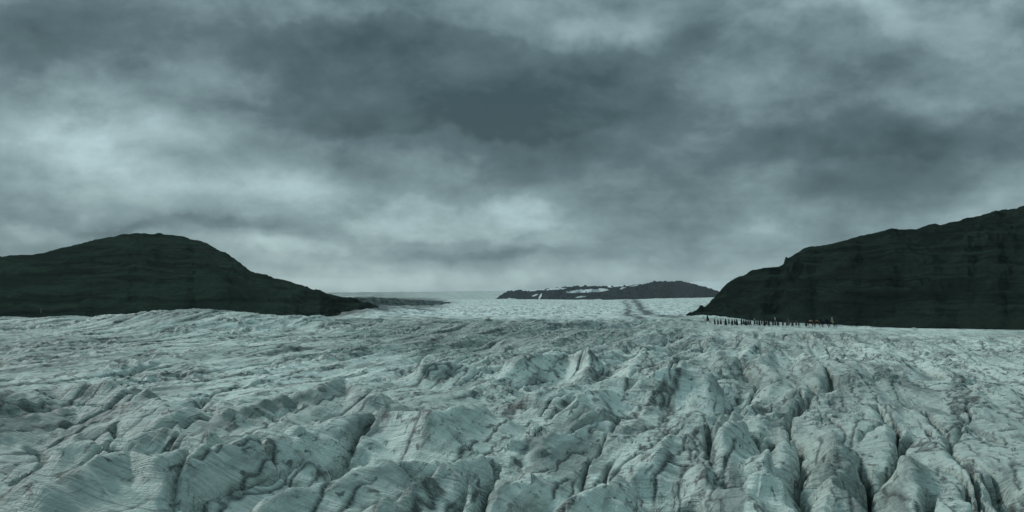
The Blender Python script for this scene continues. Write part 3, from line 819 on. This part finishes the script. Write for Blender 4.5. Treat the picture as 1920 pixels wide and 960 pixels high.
left_sil = [(-1500, 560), (-900, 530), (-500, 505), (-200, 490), (0, 480), (60, 477), (80, 474), (120, 463), (150, 457), (200, 444), (250, 437), (300, 438), (345, 444), (380, 453), (410, 468), (440, 485), (470, 508),
            (500, 516), (560, 533), (600, 545), (640, 556), (670, 561), (690, 566), (706, 573), (720, 580)]
_, L = build_hill("hill", left_sil, [(-1500, 1650), (200, 1650), (500, 1500), (700, 1250), (720, 1230)],
           [(-1500, 900), (300, 920), (600, 760), (660, 900), (700, 1150), (720, 1215)], mossy, -1500, 712, zfoot=-14, gully=6.5, strata=1.1, rough=0.45, seed=80)
right_sil = [(1284, 592), (1292, 586), (1305, 580), (1320, 574), (1332, 566), (1340, 556), (1355, 540), (1362, 531), (1380, 522), (1395, 514), (1410, 508), (1430, 503), (1462, 500), (1470, 495), (1474, 483), (1485, 479), (1510, 465), (1545, 460), (1570, 455),
             (1600, 446), (1635, 438), (1670, 430), (1720, 428), (1760, 420), (1800, 413), (1840, 404), (1870, 394), (1900, 391), (1920, 386), (2000, 372), (2300, 335), (2800, 325)]
build_hill("hill", right_sil, [(1284, 840), (1312, 880), (1340, 990), (1500, 1130), (1900, 1240), (2800, 1320)],
           [(1284, 825), (1312, 800), (1330, 770), (1420, 730), (1600, 690), (1920, 630), (2800, 550)], rocky, 1286, 2800, zfoot=-14, gully=7, strata=2.0, rough=0.55, seed=140)
nun_sil = [(926, 562), (935, 556), (945, 549), (955, 545), (975, 544), (995, 546), (1010, 545), (1030, 541), (1050, 539), (1080, 536), (1110, 536), (1140, 537), (1170, 537), (1190, 534), (1215, 531), (1235, 526), (1255, 527.5), (1275, 526.5),
           (1300, 532), (1315, 536), (1330, 540), (1348, 546), (1380, 556)]
def snow_field(px, yy, X, Y):
    n = 0.9 * fbm(px / 7.0, yy / 1.8, 4, 200, 0.6)
    s = 0
    for x, y, sx, sy, tl in ((1042, 541.8, 22, 1.6, -.06), (1100, 545.5, 38, 3.0, -.05), (1128, 543.5, 14, 2.4, .0), (1003, 553.5, 6, 1.4, -.3), (1013, 555.5, 3.0, 3.4, -1.2),
                             (1089, 556.5, 11, 1.4, -.1), (1117, 562.5, 13, 1.6, -.1), (960, 560.5, 10, 1.3, .1), (1168, 540, 7, 1.4, -.3), (1145, 538.2, 8, .8, .1), (1188, 536, 9, .9, -.2)):
        u = (px - x) / sx; v = (yy - y - tl * (px - x)) / sy
        s = np.maximum(s, np.exp(-(u * u + v * v) * 0.7) + 0.35 * n * (np.exp(-(u * u + v * v) * 0.3)))
    return s
build_hill("rocky_hill", nun_sil, [(900, 7900), (1400, 8000)], [(900, 7000), (1100, 6800), (1400, 7100)], nun, 926, 1380, nrow=160, step=0.02, shape=0.6, zfoot=-10, gully=22, strata=5, rough=.6, seed=180, snowf=snow_field)

scree = hill_material("dark_moraine_scree", (.20, .24, .225), (.085, .105, .10), (.022, .029, .028), 0.10)
mor_sil = [(620, 572), (640, 562), (668, 557.5), (700, 557), (725, 558.5), (760, 561), (800, 563), (835, 565), (862, 570)]
build_hill("moraine_ridge", mor_sil, [(620, 1900), (700, 2200), (780, 3200), (862, 4700)], [(620, 1500), (700, 1750), (780, 2700), (862, 4300)], scree,
           624, 858, nrow=90, step=0.03, shape=0.8, zfoot=4, gully=5, strata=1.5, rough=0.7, seed=230)

# thin waterfall in a gully of the left-hand hill
def build_waterfall():
    px, R, X, Y, Z = L
    j = int(np.argmin(np.abs(px - 78)))
    yy = 480 - F * np.tan(np.arctan((Z[:, j] - CAM_Z) / (R[:, j] * math.cos(az_of(78)))) - PITCH)
    rows = [i for i in range(220) if 577 < yy[i] < 588]
    rows = rows[:: max(1, len(rows) // 24)]
    vs, fs = [], []
    for n_, i in enumerate(rows):
        w = 0.22 + 0.25 * math.sin(n_ * 2.1) ** 2
        for s_, zz in ((-1, .1), (-.4, .5), (.4, .5), (1, .1)):
            vs.append((X[i, j] + s_ * w, Y[i, j] - 0.5, Z[i, j] + zz))
    for k in range(len(rows) - 1):
        for q in range(3):
            a = 4 * k + q; fs.append((a, a + 1, a + 5, a + 4))
    me = bpy.data.meshes.new("waterfall"); me.from_pydata(vs, [], fs)
    m, nt = new_mat("falling_water"); p = nt.n("ShaderNodeTexCoord").outputs["Object"]
    finish(m, nt, nt.mix(nt.noise(p, .4, 3), C4(.03, .045, .045), C4(.06, .08, .08)), .8, None, 0.05); me.materials.append(m)
    o = link("waterfall", me); o["kind"] = "structure"
build_waterfall()
build_figures()
build_world()
build_haze()

# ------------------------------------------------------------------ render settings
vs = scene.view_settings
vs.view_transform = "Standard"; vs.look = "None"; vs.exposure = 0.0; vs.gamma = 1.0; vs.use_curve_mapping = False
scene.render.engine = "CYCLES"
scene.cycles.max_bounces = 5
scene.cycles.diffuse_bounces = 2
scene.cycles.volume_bounces = 0
scene.cycles.use_denoising = True
